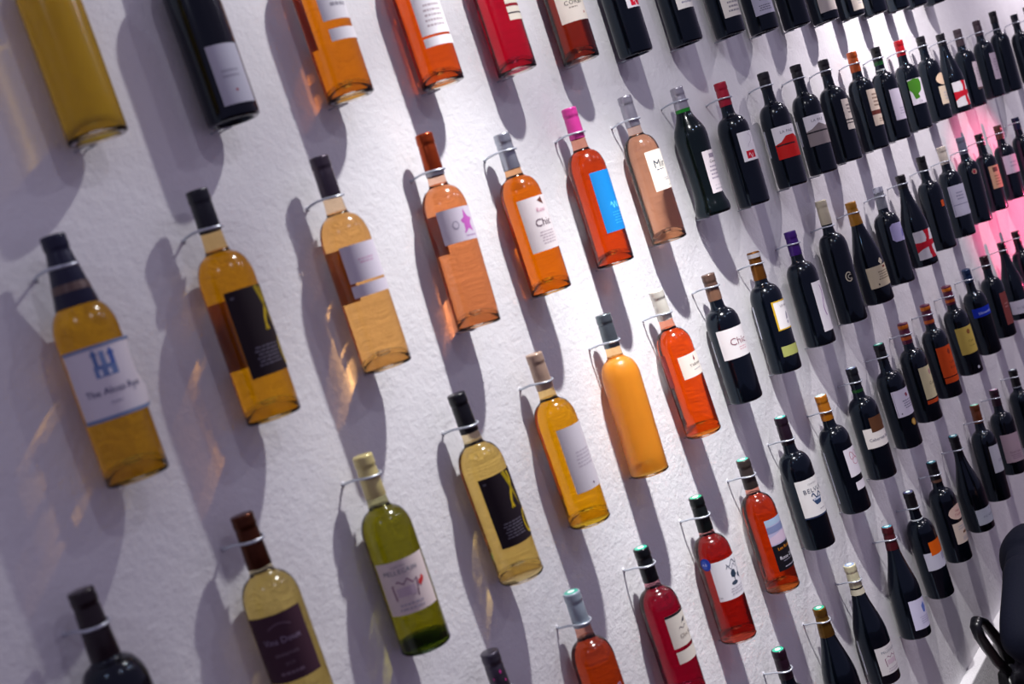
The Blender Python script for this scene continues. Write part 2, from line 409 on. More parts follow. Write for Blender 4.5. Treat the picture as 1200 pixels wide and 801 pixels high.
    # ---- the wires that hold it: ring from the wall round the neck, small loop under the base
    zr = min(.268, H - .010) if 'ringz' not in spec else spec['ringz']
    hold = empty('bottle_holder', (x, WALL_Y, z))
    tag(hold, f"zinc wire neck ring and base hook holding the {ORD[n]} bottle from left in {ROW[row]}", 'holder', 'wire bottle holders on the wall')
    cx = math.sin(lean) * zr; rr = max(interp(P, zr), .0150) + .0028; d = WALL_Y
    jz = random.uniform(-.003, .003)
    ring = [(cx + rr * math.cos(a), -d + rr * math.sin(a), zr - .0035 * math.cos(a) + jz * 0) for a in [math.radians(20 - 340 * i / 26 + 0) for i in range(27)]]
    # wire leaves the wall on the camera side, runs out and closes round the front of the neck
    x1 = cx - rr
    path = [(x1 + .006, 0, zr - .004), (x1 + .002, -.006, zr - .004), (x1 - .001, -.016, zr - .002), (x1, -.030, zr)]
    arc = [(cx + rr * math.cos(a), -d + rr * math.sin(a), zr + .002 * math.sin(a)) for a in [math.radians(180 + 215 * i / 20) for i in range(21)]]
    V, F = tube(path + arc, .0021, 8); link('neck_ring', V, F, CHROME, hold)
    V, F = lathe([(.0042, 0), (.0036, .0012), (.0016, .0022)], 14); V = [(v[0] + x1 + .006, -v[2], v[1] + zr - .004) for v in V]
    link('wall_plug', V, F, pmat('plug', '#c9c8cf', .5), hold)
    zb = -.0022; hx = .0085
    lp = [(-hx, 0, zb), (-hx, -.024, zb), (-hx + .003, -.030, zb - .0005), (0, -.032, zb - .0005), (hx - .003, -.030, zb - .0005), (hx, -.024, zb), (hx, 0, zb)]
    V, F = tube([(a, b, c) for a, b, c in lp], .0013, 6); link('base_hook', V, F, CHROME, hold)
    return root

# where each bottle hangs: x and height of its base, its height, its lean, its labels (turn, width in degrees, bottom, top), a small mark
POS = {
    'A0': (0.0016, 0.0026, 0.305, 0.0, [], None),
    'A1': (0.2242, -0.0041, 0.305, 0.0, [(-50.8, 78, 0.0178, 0.1006)], None),
    'A2': (0.4697, 0.0014, 0.305, 0.0, [(-52.5, 110, 0.1163, 0.1992), (-47.8, 108, 0.0848, 0.1032)], None),
    'A3': (0.7038, -0.0009, 0.305, 0.0, [(-65.7, 110, 0.0811, 0.1871), (-65.0, 105, 0.0616, 0.0767)], None),
    'A4': (0.9312, 0.0002, 0.305, 0.0, [(-31.2, 90, 0.089, 0.174)], None),
    'A5': (1.1622, 0.0015, 0.305, 0.0, [(-83.0, 115, 0.075, 0.1648)], None),
    'A6': (1.387, -0.0047, 0.305, 0.0, [(-42.7, 80, 0.0954, 0.1734)], None),
    'A7': (1.6388, 0.0011, 0.305, 0.0, [(-60.3, 100, 0.0766, 0.1712)], None),
    'A8': (1.8839, 0.0046, 0.305, 0.0, [(-68.7, 110, 0.0408, 0.1307)], None),
    'A9': (2.0951, -0.0007, 0.305, 0.0, [(-85.0, 110, 0.0426, 0.128)], None),
    'A10': (2.3231, -0.0013, 0.305, 0.0, [], None),
    'A11': (2.5517, -0.0003, 0.305, 0.0, [(-84.1, 110, 0.0264, 0.1084)], None),
    'A12': (2.782, -0.0005, 0.305, 0.0, [(-59.4, 110, 0.0162, 0.0943)], None),
    'A13': (3.0021, -0.0016, 0.305, 0.0, [], None),
    'A14': (3.2468, -0.0001, 0.305, 0.0, [], None),
    'A15': (3.455, 0.0016, 0.305, 0.0, [], None),
    'A16': (3.7023, 0.0024, 0.305, 0.0, [], None),
    'B0': (-0.1109, -0.406, 0.3056, 0.0115, [(-98.0, 150, 0.0792, 0.1678)], None),
    'B1': (0.1157, -0.4057, 0.3208, 0.0119, [(-56.3, 120, 0.0598, 0.1786)], None),
    'B2': (0.3537, -0.4058, 0.3302, 0.0141, [(-67.5, 125, 0.1354, 0.1907), (-68.2, 122, 0.1133, 0.1315)], None),
    'B3': (0.5899, -0.4052, 0.3309, 0.06, [(-77.4, 125, 0.142, 0.1981)], None),
    'B4': (0.8172, -0.4019, 0.2987, 0.0047, [(-71.6, 125, 0.0768, 0.174)], None),
    'B5': (1.0526, -0.4021, 0.3177, 0.0222, [(-56.4, 110, 0.0627, 0.1835)], None),
    'B6': (1.2831, -0.4035, 0.3186, -0.0076, [(-53.9, 105, 0.1079, 0.193)], None),
    'B7': (1.513, -0.3891, 0.298, 0.0129, [(-42.8, 100, 0.0462, 0.1427)], None),
    'B8': (1.7316, -0.4078, 0.3059, 0.0273, [(-57.7, 100, 0.1055, 0.1764)], None),
    'B9': (1.982, -0.4038, 0.3024, 0.06, [(-92.7, 120, 0.0729, 0.156)], None),
    'B10': (2.2039, -0.4059, 0.3045, 0.06, [(-93.9, 120, 0.0777, 0.1597)], None),
    'B11': (2.4119, -0.4043, 0.2997, 0.06, [(-38.2, 100, 0.0867, 0.1749)], None),
    'B12': (2.6562, -0.4048, 0.3035, 0.06, [(-51.0, 100, 0.068, 0.179)], None),
    'B13': (2.875, -0.4061, 0.3024, 0.06, [(-59.5, 110, 0.0601, 0.1592)], None),
    'B14': (3.1184, -0.405, 0.3061, 0.06, [(-80.0, 115, 0.0834, 0.1689)], None),
    'B15': (3.3657, -0.404, 0.3014, 0.06, [(-48.3, 90, 0.051, 0.1146), (-50.7, 90, 0.1188, 0.1608)], None),
    'B16': (3.6116, -0.4061, 0.2966, 0.046, [(-81.0, 120, 0.0204, 0.112)], None),
    'B17': (3.8406, -0.4105, 0.3035, 0.06, [(-40.3, 90, 0.0606, 0.1666)], None),
    'B18': (4.1409, -0.4069, 0.3162, 0.06, [(-50.5, 90, 0.0673, 0.174)], None),
    'B19': (4.4307, -0.4132, 0.345, 0.06, [(12.7, 60, 0.0741, 0.1373)], None),
    'B20': (4.8059, -0.4043, 0.3042, 0.0, [], None),
    'B21': (5.0789, -0.4043, 0.3259, 0.0, [], None),
    'C0': (-0.2311, -0.8055, 0.3103, 0.0, [], None),
    'C1': (0.0103, -0.8055, 0.3023, 0.0, [(-106.4, 120, 0.0826, 0.1731)], None),
    'C2': (0.2402, -0.8059, 0.2986, 0.0106, [(-101.5, 125, 0.0641, 0.1437)], None),
    'C3': (0.4899, -0.8109, 0.3219, -0.0334, [(-71.1, 115, 0.0642, 0.1833)], None),
    'C4': (0.7106, -0.8072, 0.3194, -0.0134, [(-61.9, 120, 0.0643, 0.1828)], None),
    'C5': (0.9397, -0.8019, 0.3216, 0.0366, [], None),
    'C6': (1.1774, -0.803, 0.3179, -0.0401, [(-62.8, 105, 0.1276, 0.1759)], None),
    'C7': (1.3976, -0.8012, 0.2959, -0.0, [(-94.6, 120, 0.103, 0.1703)], None),
    'C8': (1.6311, -0.8039, 0.2958, 0.0419, [(-53.1, 105, 0.1006, 0.1709), (-60.6, 105, 0.0383, 0.0627)], None),
    'C9': (1.8649, -0.8041, 0.2991, 0.036, [(-42.0, 80, 0.033, 0.1613)], None),
    'C10': (2.1074, -0.8077, 0.3388, 0.0399, [], (-36.8, 0.1239)),
    'C11': (2.3311, -0.809, 0.2979, -0.0295, [(-89.3, 120, 0.0465, 0.1076)], (-20.0, 0.1179)),
    'C12': (2.544, -0.8042, 0.296, 0.06, [(-63.6, 110, 0.125, 0.1803)], None),
    'C13': (2.7843, -0.803, 0.2947, -0.0097, [(-89.0, 120, 0.0222, 0.1128)], None),
    'C14': (3.0129, -0.7992, 0.315, 0.0335, [], (-23.4, 0.1503)),
    'C15': (3.2538, -0.8052, 0.3195, 0.0296, [(-94.8, 120, 0.073, 0.1801)], None),
    'C16': (3.4916, -0.8031, 0.3171, 0.06, [], (-45.0, 0.1855)),
    'C17': (3.7347, -0.8042, 0.2974, 0.0508, [(-68.7, 90, 0.0828, 0.1691)], None),
    'C18': (4.0247, -0.8098, 0.2987, 0.0436, [(-92.4, 115, 0.1014, 0.174)], None),
    'C19': (4.3392, -0.8055, 0.288, 0.0, [], None),
    'D0': (0.3595, -1.2105, 0.3331, 0.0, [], None),
    'D1': (0.5961, -1.2105, 0.3221, 0.0, [], None),
    'D2': (0.8318, -1.2105, 0.3002, 0.0, [(-53.1, 110, 0.1064, 0.1716), (-51.1, 108, 0.076, 0.0994)], None),
    'D3': (1.0643, -1.2105, 0.3069, 0.0157, [(-81.1, 130, 0.0937, 0.1766)], (-91.6, 0.1752)),
    'D4': (1.3011, -1.2115, 0.3041, -0.0089, [(-56.4, 115, 0.0504, 0.1687)], None),
    'D5': (1.5287, -1.2091, 0.3223, -0.0077, [(-85.3, 125, 0.0785, 0.172)], None),
    'D6': (1.7779, -1.2203, 0.309, -0.0352, [(-48.1, 95, 0.0946, 0.1671), (-38.4, 92, 0.0578, 0.0789)], None),
    'D7': (1.9946, -1.2135, 0.3049, 0.0022, [(-94.3, 125, 0.0887, 0.1426), (-59.3, 70, 0.1305, 0.1708)], None),
    'D8': (2.232, -1.2117, 0.3048, -0.0328, [(-79.5, 120, 0.094, 0.1706)], (-18.0, 0.0713)),
    'D9': (2.4401, -1.2058, 0.3006, 0.0084, [(-59.4, 105, 0.0683, 0.1644), (-59.9, 100, 0.0534, 0.0642)], None),
    'D10': (2.6652, -1.2036, 0.2973, 0.0047, [(-77.6, 125, 0.0664, 0.1622), (-75.6, 124, 0.0466, 0.0635)], None),
    'D11': (2.9199, -1.2059, 0.3016, -0.0412, [(-91.7, 125, 0.0717, 0.1623)], (-30.1, 0.0208)),
    'D12': (3.1687, -1.2076, 0.3039, -0.06, [(-101.7, 120, 0.1374, 0.1693)], None),
    'D13': (3.3899, -1.2107, 0.3007, -0.0081, [(-49.6, 55, 0.0434, 0.1615)], None),
    'D14': (3.6439, -1.2105, 0.2967, 0.0, [(-116.9, 125, 0.0236, 0.0739)], None),
    'D15': (3.8692, -1.2105, 0.2937, 0.0, [], None),
    'E0': (1.1972, -1.6198, 0.3132, 0.0, [], None),
    'E1': (1.4297, -1.6198, 0.2978, 0.0, [], None),
    'E2': (1.6475, -1.619, 0.3075, -0.0102, [(-69.3, 115, 0.0273, 0.0988)], None),
    'E3': (1.903, -1.6286, 0.3007, 0.06, [(-65.6, 110, 0.0248, 0.1042)], None),
    'E4': (2.142, -1.6244, 0.3141, -0.06, [(-87.2, 125, 0.0886, 0.1408), (-55.3, 90, 0.131, 0.1711)], None),
    'E5': (2.3521, -1.6124, 0.3048, -0.0073, [(-59.9, 110, 0.0564, 0.1193), (-63.3, 115, 0.1272, 0.1712)], None),
    'E6': (2.6022, -1.621, 0.3126, -0.06, [(-77.7, 115, 0.025, 0.0753)], None),
    'E7': (2.8293, -1.6154, 0.3199, 0.06, [(-58.3, 95, 0.0943, 0.1834)], None),
    'E8': (3.0631, -1.6124, 0.2947, 0.06, [(-101.9, 120, 0.0441, 0.1421)], None),
    'E9': (3.3458, -1.6198, 0.2921, 0.0, [], None),
}

# ---------------------------------------------------------------- what each bottle looks like
W = '#e9e6ea'; CR = '#e4dccb'; K = '#15131a'; GR = '#8c8894'
def lines(s0=.12, s1=.8, t0=.15, t1=.8, n=4, c='#a29fa8'): return ('lines', s0, s1, t0, t1, n, c)
BRUSH = [('stroke', curve(lambda t: (.70 + .10 * math.sin(t * 4.2), 1.0 - t * .52)), .022, '#b39a14'),
         ('stroke', curve(lambda t: (.76 + .10 * math.sin(t * 5 + .6), .98 - t * .5)), .030, '#c4a818'),
         ('poly', [(.62, .98), (.72, 1), (.86, .70), (.93, .45), (.86, .55), (.74, .78)], '#9a8512'),
         ('stroke', curve(lambda t: (.86 + .13 * math.cos(t * 6.3), .22 + .16 * math.sin(t * 6.3))), .030, '#c4a818'),
         ('stroke', curve(lambda t: (.95 - .10 * t, .5 - .45 * t)), .022, '#c4a818'),
         ('text', 'W', .13, .92, .045, '#8f8c9c'), lines(.2, .75, .10, .34, 6, '#6a6573')]
CASTLE = [('rect', .38, .66, .56, .72, '#6f87b4'), ('rect', .40, .45, .70, .86, '#5c77a8'), ('rect', .60, .66, .70, .84, '#4f6cb0'), ('rect', .49, .55, .70, .90, '#7b93bd'),
          ('poly', [(.38, .86), (.47, .86), (.425, .95)], '#5c77a8'), ('poly', [(.58, .84), (.68, .84), (.63, .93)], '#4f6cb0'), ('rect', .43, .47, .58, .66, '#d9dbe6'), ('rect', .54, .58, .58, .66, '#d9dbe6'),
          ('text', 'The Alosa Rosa', .56, .38, .13, '#4b4f78'), ('text', 'medoc', .52, .22, .06, '#8a8aa4'), ('rect', 0, 1, .96, 1, '#7488ab'), ('rect', 0, 1, 0, .05, '#7488ab'), ('ell', .80, .30, .012, .02, '#8a8aa4')]
PELL = [('text', 'CHATEAU', .5, .90, .055, '#8a8894'), ('text', 'PELLEGRIN', .52, .80, .12, '#6c7486'), ('stroke', [(.28, .28), (.74, .28), (.80, .60), (.70, .54), (.60, .64), (.50, .55), (.40, .62), (.26, .55), (.28, .28)], .03, '#8a6078'),
        ('rect', .32, .72, .33, .50, '#c8b4bf'), lines(.25, .8, .05, .22, 2, '#b3aab4'), ('poly', [(.80, .48), (.84, .56), (.90, .50), (.86, .40)], '#cf3a3a'), ('poly', [(.86, .52), (.92, .62), (.96, .54), (.91, .46)], '#cf3a3a')]
CHIC = [('text', 'Chic', .55, .50, .30, '#5a3f4a'), lines(.3, .85, .12, .32, 2, '#c9a7ae')]
CROSS = [('poly', [(.44, 1), (.76, 1), (.70, .80), (.66, .60), (.70, .30), (.84, 0), (.54, 0), (.52, .28), (.48, .60), (.52, .82)], '#b81228'),
         ('poly', [(0, .26), (.20, .36), (.55, .42), (.80, .45), (1, .40), (1, .66), (.80, .61), (.55, .62), (.20, .60), (0, .62)], '#b81228')]
DIAG = [('text', 'LA PAZ', .55, .82, .12, '#77747e')]
SP = {
 # top row: only the lower halves show
 'A0': ('pale yellow wine bottle without front label', dict(wine='#d4ac20', milky=.4, wrough=.2, mark=None)),
 'A1': ('near-black wine bottle with narrow grey label', dict(glass='#0b080c', paper='#b9b9c6', art=[[lines(.2, .8, .42, .6, 2, '#9a98a8'), ('ell', .55, .22, .05, .025, '#a35a68')]])),
 'A2': ('orange wine bottle with white label over white strip', dict(rear=(.09, .18, 60), wine='#e07c08', art=[[('stroke', curve(lambda t: (.3 + .4 * t, .5 + .06 * math.sin(12 * t))), .03, GR), lines(.25, .8, .2, .35, 1)], [('rect', 0, 1, .72, .98, '#4a4656')]])),
 'A3': ('deep orange wine bottle with pale label over strip', dict(wine='#dc520a', art=[[lines(.2, .8, .1, .5, 5, '#b8aab0')], [lines(.2, .7, .3, .6, 1)]])),
 'A4': ('raspberry red wine bottle with cream label', dict(wine='#c00c26', trans=.5, paper=CR, art=[[('rect', 0, 1, .30, .36, '#8a1020'), ('rect', 0, 1, .14, .17, '#3a3038')]])),
 'A5': ('brownish red wine bottle with cream label', dict(wine='#8e2410', trans=.55, paper='#e6dccf', art=[[('text', 'CORBI', .55, .42, .14, '#5c5248'), lines(.3, .7, .28, .34, 1, '#8a7c70'), ('ell', .85, .16, .03, .03, '#a34040')]])),
 'A6': ('dark wine bottle with red square printed low on label', dict(art=[[('rect', .22, .82, .05, .34, '#d81836'), ('stroke', curve(lambda t: (.40 + .2 * t, .14 + .1 * math.sin(6 * t))), .02, '#f0e8ec')]])),
 'A7': ('dark wine bottle with cream label of fine print', dict(paper='#e4e0da', art=[[lines(.15, .8, .1, .5, 4, '#9a98a8')]])),
 'A8': ('dark wine bottle with tall cream label', dict(paper='#ded8cf', art=[[lines(.2, .8, .1, .45, 3, '#8f8a90')]])),
 'A9': ('dark wine bottle with grey-lilac printed label', dict(paper='#b4b2c4', art=[[('text', '101', .5, .5, .22, '#4c4a5a'), lines(.2, .8, .1, .3, 3, '#6b6978')]])),
 'A10': ('plain dark wine bottle without visible label', {}),
 'A11': ('dark wine bottle with blank cream label', dict(paper='#bdb4ae')),
 'A12': ('dark wine bottle with light cream label', dict(paper='#d2c8ba', art=[[lines(.3, .7, .2, .4, 2)]])),
 'A13': ('dark unlabelled wine bottle', {}), 'A14': ('dark unlabelled wine bottle', {}), 'A15': ('dark unlabelled wine bottle', {}), 'A16': ('dark unlabelled wine bottle', {}),
 # second row
 'B0': ('yellow wine bottle with white label bordered blue', dict(wine='#dca20a', trans=.42, cap='#0c1230', caplen=.088, bands=[(.060, .070, '#5a4640')], flare=.88, spans={0: 168}, paper='#dcd6dc', art=[CASTLE], fill=.238)),
 'B1': ('amber wine bottle with black label, gold brush strokes', dict(rear=(.075, .17, 75), wine='#e49c06', trans=.42, cap='#0b0f1c', caplen=.058, paper='#241a20', art=[BRUSH])),
 'B2': ('peach wine bottle with lilac-white label, smoke grey capsule', dict(rear=(.108, .19, 80), wine='#e8ac60', trans=.6, cap='#4e4650', metal=1, caplen=.060, paper='#d3ccd8', art=[[lines(.3, .7, .45, .62, 2, '#c89ab8')], [lines(.3, .6, .3, .7, 1)]])),
 'B3': ('salmon wine bottle with pink figure label, copper capsule', dict(rear=(.130, .197, 80), wine='#d8804a', trans=.6, cap='#9c3c14', metal=1, caplen=.072, bands=[(.062, .072, '#b9b4b8')], paper='#c9c0ce', art=[[('poly', [(.66, .95), (.74, .70), (.90, .62), (.78, .50), (.84, .22), (.70, .34), (.56, .20), (.60, .46), (.52, .60), (.62, .68)], '#b65cae'), ('ell', .38, .50, .09, .13, '#9c94a8'), ('ell', .38, .50, .06, .09, '#c9c0ce'), lines(.5, .9, .08, .18, 1, '#a98fb0')]])),
 'B4': ('orange wine bottle with cursive label, silver capsule', dict(wine='#e06c00', trans=.55, cap='#a6aab4', metal=1, caplen=.066, paper='#e2d9da', art=[[('text', 'Chic', .54, .52, .20, '#6a5662'), ('poly', [(.52, .92), (.70, .98), (.72, .82), (.64, .86)], '#6a4038'), ('text', 'Rosi', .56, .75, .12, '#d8a0b4'), lines(.3, .8, .10, .36, 5, '#b9a9b2')]])),
 'B5': ('red-orange wine bottle with blue label and pink capsule', dict(rear=(.06, .15, 60), wine='#c83c04', trans=.5, cap='#d8409a', caplen=.062, paper='#0f78bd', art=[[('stroke', curve(lambda t: (.40 + .45 * t, .42 + .05 * math.sin(18 * t))), .018, '#5cc0e4'), lines(.35, .9, .10, .32, 5, '#2f95d4'), ('ell', .90, .45, .03, .02, '#c04a86')]])),
 'B6': ('pale salmon wine bottle with cream label, silver capsule', dict(wine='#dc9c78', trans=.62, cap='#a6a4ae', metal=1, caplen=.066, paper='#e9e2d6', art=[[('text', 'Mir', .48, .66, .28, '#434a58'), lines(.2, .6, .48, .54, 1, '#5a6070'), lines(.4, .8, .2, .3, 2), lines(.6, .85, .06, .10, 1)]])),
 'B7': ('dark wine bottle with flared foot and silver capsule', dict(shape='flared', glass='#050c0a', cap='#b6b4bc', metal=1, caplen=.052, bands=[(.050, .058, '#0e7a1c')], paper='#d9cfd4', art=[[('text', 'Cuvee', .5, .74, .10, '#4a4450'), ('rect', .3, .7, .82, .92, '#8a8090'), lines(.15, .85, .3, .66, 4, '#9a90a0'), lines(.2, .8, .05, .2, 2)]])),
 'B8': ('dark wine bottle with white label and red capsule', dict(cap='#a4102c', caplen=.058, art=[[('rect', .18, .62, .08, .34, '#cc1c34'), ('stroke', curve(lambda t: (.28 + .2 * t, .18 + .08 * math.sin(7 * t))), .02, '#f2dde0'), ('stroke', curve(lambda t: (.5 + .15 * math.sin(5 * t), .9 - .45 * t)), .015, '#b8aebc')]])),
 'B9': ('dark wine bottle with red hill on white label', dict(cap='#15131a', caplen=.042, art=[DIAG + [('poly', [(0, 0), (1, 0), (1, .62), (.86, .60), (.70, .70), (.40, .68), (.22, .52), (0, .46)], '#c81a16'), ('rect', .05, .8, .40, .45, K)]], backlabel=('#c9ccd6', -128, 16, .085, .155))),
 'B10': ('dark wine bottle with grey hill on white label', dict(cap='#121317', caplen=.042, art=[DIAG + [('poly', [(0, 0), (1, 0), (1, .60), (.75, .60), (.48, .72), (.22, .56), (0, .50)], '#8f8484'), ('rect', .0, .88, .42, .47, K)]], backlabel=('#c9ccd6', -128, 14, .085, .155))),
 'B11': ('dark wine bottle with cream label, black stripes', dict(cap='#19171c', caplen=.045, paper='#cfc5ba', art=[[('rect', 0, .8, .30, .34, K), ('rect', 0, .8, .20, .23, K), lines(.2, .8, .5, .85, 3, '#8a807c')]])),
 'B12': ('dark wine bottle with orange capsule, brown-banded label', dict(cap='#b85010', caplen=.062, paper='#d6c5b2', art=[[('rect', 0, 1, .30, .42, '#6a3026'), lines(.2, .8, .5, .9, 4, '#8a7060'), lines(.3, .8, .08, .2, 2, '#8a7060')]])),
 'B13': ('dark wine bottle with plain lilac-white label', dict(cap='#0e1112', caplen=.046, paper='#c3bccb', collar=(.226, .231, '#9aa0a0'), bands=[(.046, .058, '#08501c')], art=[[lines(.3, .8, .15, .4, 3, '#9a93a8')]])),
 'B14': ('dark wine bottle with green leaf label, red capsule', dict(cap='#b80d1c', caplen=.052, paper='#d6d0da', art=[[('poly', [(0, .95), (.30, 1), (.62, .98), (.72, .80), (.66, .62), (.60, .50), (.40, .40), (.44, .24), (.20, .20), (.10, .50), (.0, .60)], '#3f7c1c'), ('text', 'LK', .45, .10, .12, '#6a6474')]])),
 'B15': ('dark wine bottle with oval over cream strip label', dict(cap='#16161c', caplen=.044, paper=['#c9b9a2', '#d8bda0'], lshape={1: 'oval'}, art=[[lines(.3, .8, .2, .7, 3)], [lines(.2, .7, .4, .6, 2, '#5a4a52')]])),
 'B16': ('dark sloping wine bottle with red cross label', dict(shape='sloped', cap='#101016', caplen=.044, paper='#cfcdd0', art=[CROSS])),
 'B17': ('dark wine bottle with grey-brown capsule, narrow label', dict(cap='#3f343a', caplen=.066, paper='#b3a6ae', art=[[('rect', 0, 1, 0, .07, '#5a4648'), lines(.2, .8, .3, .8, 5, '#8a7e88')]])),
 'B18': ('dark wine bottle with pale label, dusky brown capsule', dict(cap='#3d2f36', caplen=.062, paper='#a79aa8', art=[[lines(.2, .8, .3, .8, 5, '#857888')]])),
 'B19': ('dark wine bottle with outlined rectangle print', dict(cap='#0c0b10', caplen=.05, paper='#14151c', art=[[('stroke', [(.1, .04), (.9, .04), (.9, .96), (.1, .96), (.1, .04)], .03, '#9896a6'), ('rect', .3, .6, .5, .8, '#5c5a68')]])),
 'B20': ('dark wine bottle with blue-black capsule', dict(cap='#0b1020', caplen=.05)),
 'B21': ('dark wine bottle cut by picture edge', dict(cap='#0c0b10', caplen=.05)),
 # third row
 'C0': ('near-black wine bottle with plum-black capsule', dict(glass='#0d0a10', cap='#1a0d14', caplen=.082)),
 'C1': ('pale straw wine bottle with maroon label, bronze capsule', dict(wine='#d2b868', trans=.6, cap='#4c220c', metal=1, caplen=.072, paper='#452c38', art=[[('text', 'Vins Doux', .60, .62, .13, '#9a8aa0'), ('stroke', curve(lambda t: (.40 + .45 * t, .80 + .06 * math.sin(3.1 * t))), .02, '#6e5866'), ('text', 'sauternes', .60, .42, .09, '#86727e'), ('text', '2010', .60, .27, .07, '#7a6672'), lines(.35, .85, .08, .18, 1, '#7a6672')]])),
 'C2': ('green-gold wine bottle with white label, cream capsule', dict(wine='#7a7404', trans=.5, base='#6f8a6c', cap='#cdbf82', caplen=.064, paper='#dccdca', art=[PELL])),
 'C3': ('straw wine bottle with black label, black capsule', dict(wine='#dcb860', trans=.55, cap='#0b0d14', caplen=.066, paper='#211820', art=[BRUSH])),
 'C4': ('golden wine bottle with white label, beige capsule', dict(rear=(.07,.16,60), wine='#e49c06', trans=.5, cap='#b09480', caplen=.066, paper='#d5cfd6', art=[[lines(.25, .8, .35, .62, 5, '#bcb2be'), ('ell', .55, .08, .03, .018, '#6a4a6a')]])),
 'C5': ('frosted orange wine bottle without label, grey capsule', dict(wine='#f6a028', milky=.5, wrough=.35, cap='#666f74', metal=1, caplen=.066, frosted=True)),
 'C6': ('red-orange wine bottle with small cream label, white capsule', dict(rear=(.105, .178, 80), wine='#e84c06', trans=.5, cap='#d2cec2', caplen=.064, paper='#e9e1d6', art=[[('text', 'TARANI', .60, .50, .17, '#5a5050'), ('poly', [(.55, .72), (.60, .92), (.64, .72), (.60, .64)], '#8c2030'), lines(.45, .8, .25, .32, 1)]])),
 'C7': ('dark wine bottle with cursive white label, brown capsule', dict(cap='#5e463c', caplen=.056, bands=[(.036, .060, '#7e5c48')], paper='#dedadb', art=[[('text', 'Chic', .66, .55, .34, '#8a5a68'), lines(.55, .9, .2, .36, 2, '#d0a8b0')]], backlabel=('#b9bcc8', -126, 12, .09, .15))),
 'C8': ('dark wine bottle with yellow-edged label, gold-brown capsule', dict(cap='#7c4c18', metal=1, caplen=.068, bands=[(.004, .014, '#b4b0b4')], paper=['#e3dfe0', '#9ca05a'], art=[[('rect', 0, .06, 0, 1, '#c8a020'), ('rect', .06, 1, 0, .04, '#c8a020'), ('rect', .06, 1, .96, 1, '#c8a020'), ('text', 'LA RIVA', .6, .80, .11, '#44404c'), ('poly', [(.5, .3), (.62, .34), (.66, .5), (.6, .62), (.54, .5)], '#8a8696'), ('ell', .56, .22, .07, .06, '#a09cac')], [lines(.2, .8, .25, .7, 2, '#777a44')]], backlabel=('#c9ccd8', -127, 12, .09, .17))),
 'C9': ('dark wine bottle with purple squiggle label, purple capsule', dict(cap='#3c1470', caplen=.062, paper='#d9d4da', art=[[('stroke', curve(lambda t: (.52 + .10 * math.sin(t * 6.2), .92 - .62 * t)), .018, '#7a2c8c')]])),
 'C10': ('tall dark wine bottle with ringed initial, cream capsule', dict(cap='#cdc4a6', caplen=.066, mark=(.012, 1.2, 'round', '#0f0d12', [('stroke', curve(lambda t: (.5 + .42 * math.cos(.7 + 5 * t), .5 + .42 * math.sin(.7 + 5 * t))), .10, '#cfc6ae'), ('text', 'C', .58, .5, .62, '#d8d2c0')]))),
 'C11': ('dark sloping wine bottle with cream label, gold capsule', dict(shape='sloped', cap='#a8741a', caplen=.066, paper='#cfc2a4', mark=(.008, 1.3, 'diamond', '#d6ccb4'), art=[[lines(.4, .95, .3, .75, 4, '#7c6e58'), ('rect', .7, .85, .84, .92, '#7a2c20'), ('ell', .35, .14, .03, .05, '#3a3028')]])),
 'C12': ('dark wine bottle with lavender octagonal label, clear top', dict(clearcap=1, caplen=.066, paper='#a9a4cc', lshape={0: 'octagon'}, art=[[('poly', [(.55, .2), (.75, .25), (.8, .6), (.66, .7), (.58, .5)], '#7f7ab8')]])),
 'C13': ('dark sloping wine bottle with white label, red cross', dict(shape='sloped', cap='#120f12', caplen=.042, paper='#d0cdd2', art=[CROSS])),
 'C14': ('dark wine bottle with small orange mark', dict(cap='#0d0c10', caplen=.05, mark=(.006, 1.8, 'square', '#b8481e'))),
 'C15': ('dark wine bottle with grey-white label, ivory capsule', dict(cap='#c8bfb0', caplen=.062, paper='#a9a8ba', art=[[('stroke', [(.06, .05), (.94, .05), (.94, .95), (.06, .95), (.06, .05)], .012, '#62607a'), ('rect', .06, .94, .36, .38, '#62607a'), lines(.3, .7, .5, .8, 3, '#77758c')]])),
 'C16': ('dark wine bottle with round red emblem, slate capsule', dict(cap='#5d6072', caplen=.062, mark=(.0095, 1, 'round', '#a07a70', [('ell', .5, .5, .36, .36, '#4a1420'), ('ell', .5, .5, .2, .2, '#a02038')]))),
 'C17': ('dark wine bottle with tan label', dict(cap='#0d0f12', caplen=.045, paper='#a8866c', art=[[('rect', .25, .7, .72, .92, '#4a342c'), lines(.25, .75, .1, .6, 4, '#7a5c48')]])),
 'C18': ('dark wine bottle with white label, brown capsule', dict(cap='#4a3024', caplen=.056, paper='#a9a4b4', art=[[lines(.3, .8, .3, .7, 2, '#8a8698')]])),
 'C19': ('dark wine bottle with navy capsule, blue label', dict(cap='#0a1638', caplen=.05)),
 # fourth row
 'D0': ('bottle neck with chrome-grey capsule dotted pink', dict(wine='#d88040', cap='#57535e', metal=1, caplen=.075, dots=1)),
 'D1': ('orange wine bottle with lavender lettering, pale blue capsule', dict(wine='#b83c0c', trans=.55, cap='#a3b1bc', caplen=.062, seal='#3fae98', direct=1)),
 'D2': ('crimson wine bottle with cream label, black capsule', dict(wine='#8e0620', trans=.5, cap='#0a0f14', caplen=.066, seal='#2fae90', paper='#d9d2c6', art=[[('rect', 0, 1, .93, 1, '#1d1c22'), ('text', 'Clos Joly', .62, .30, .17, '#8a7c74'), ('poly', [(.48, .62), (.60, .74), (.72, .78), (.66, .64), (.56, .66)], '#3c3c48'), ('stroke', curve(lambda t: (.35 + .3 * t, .52 + .03 * math.sin(9 * t))), .02, '#6a6068')], [('rect', 0, 1, .45, .62, '#2a2830')]])),
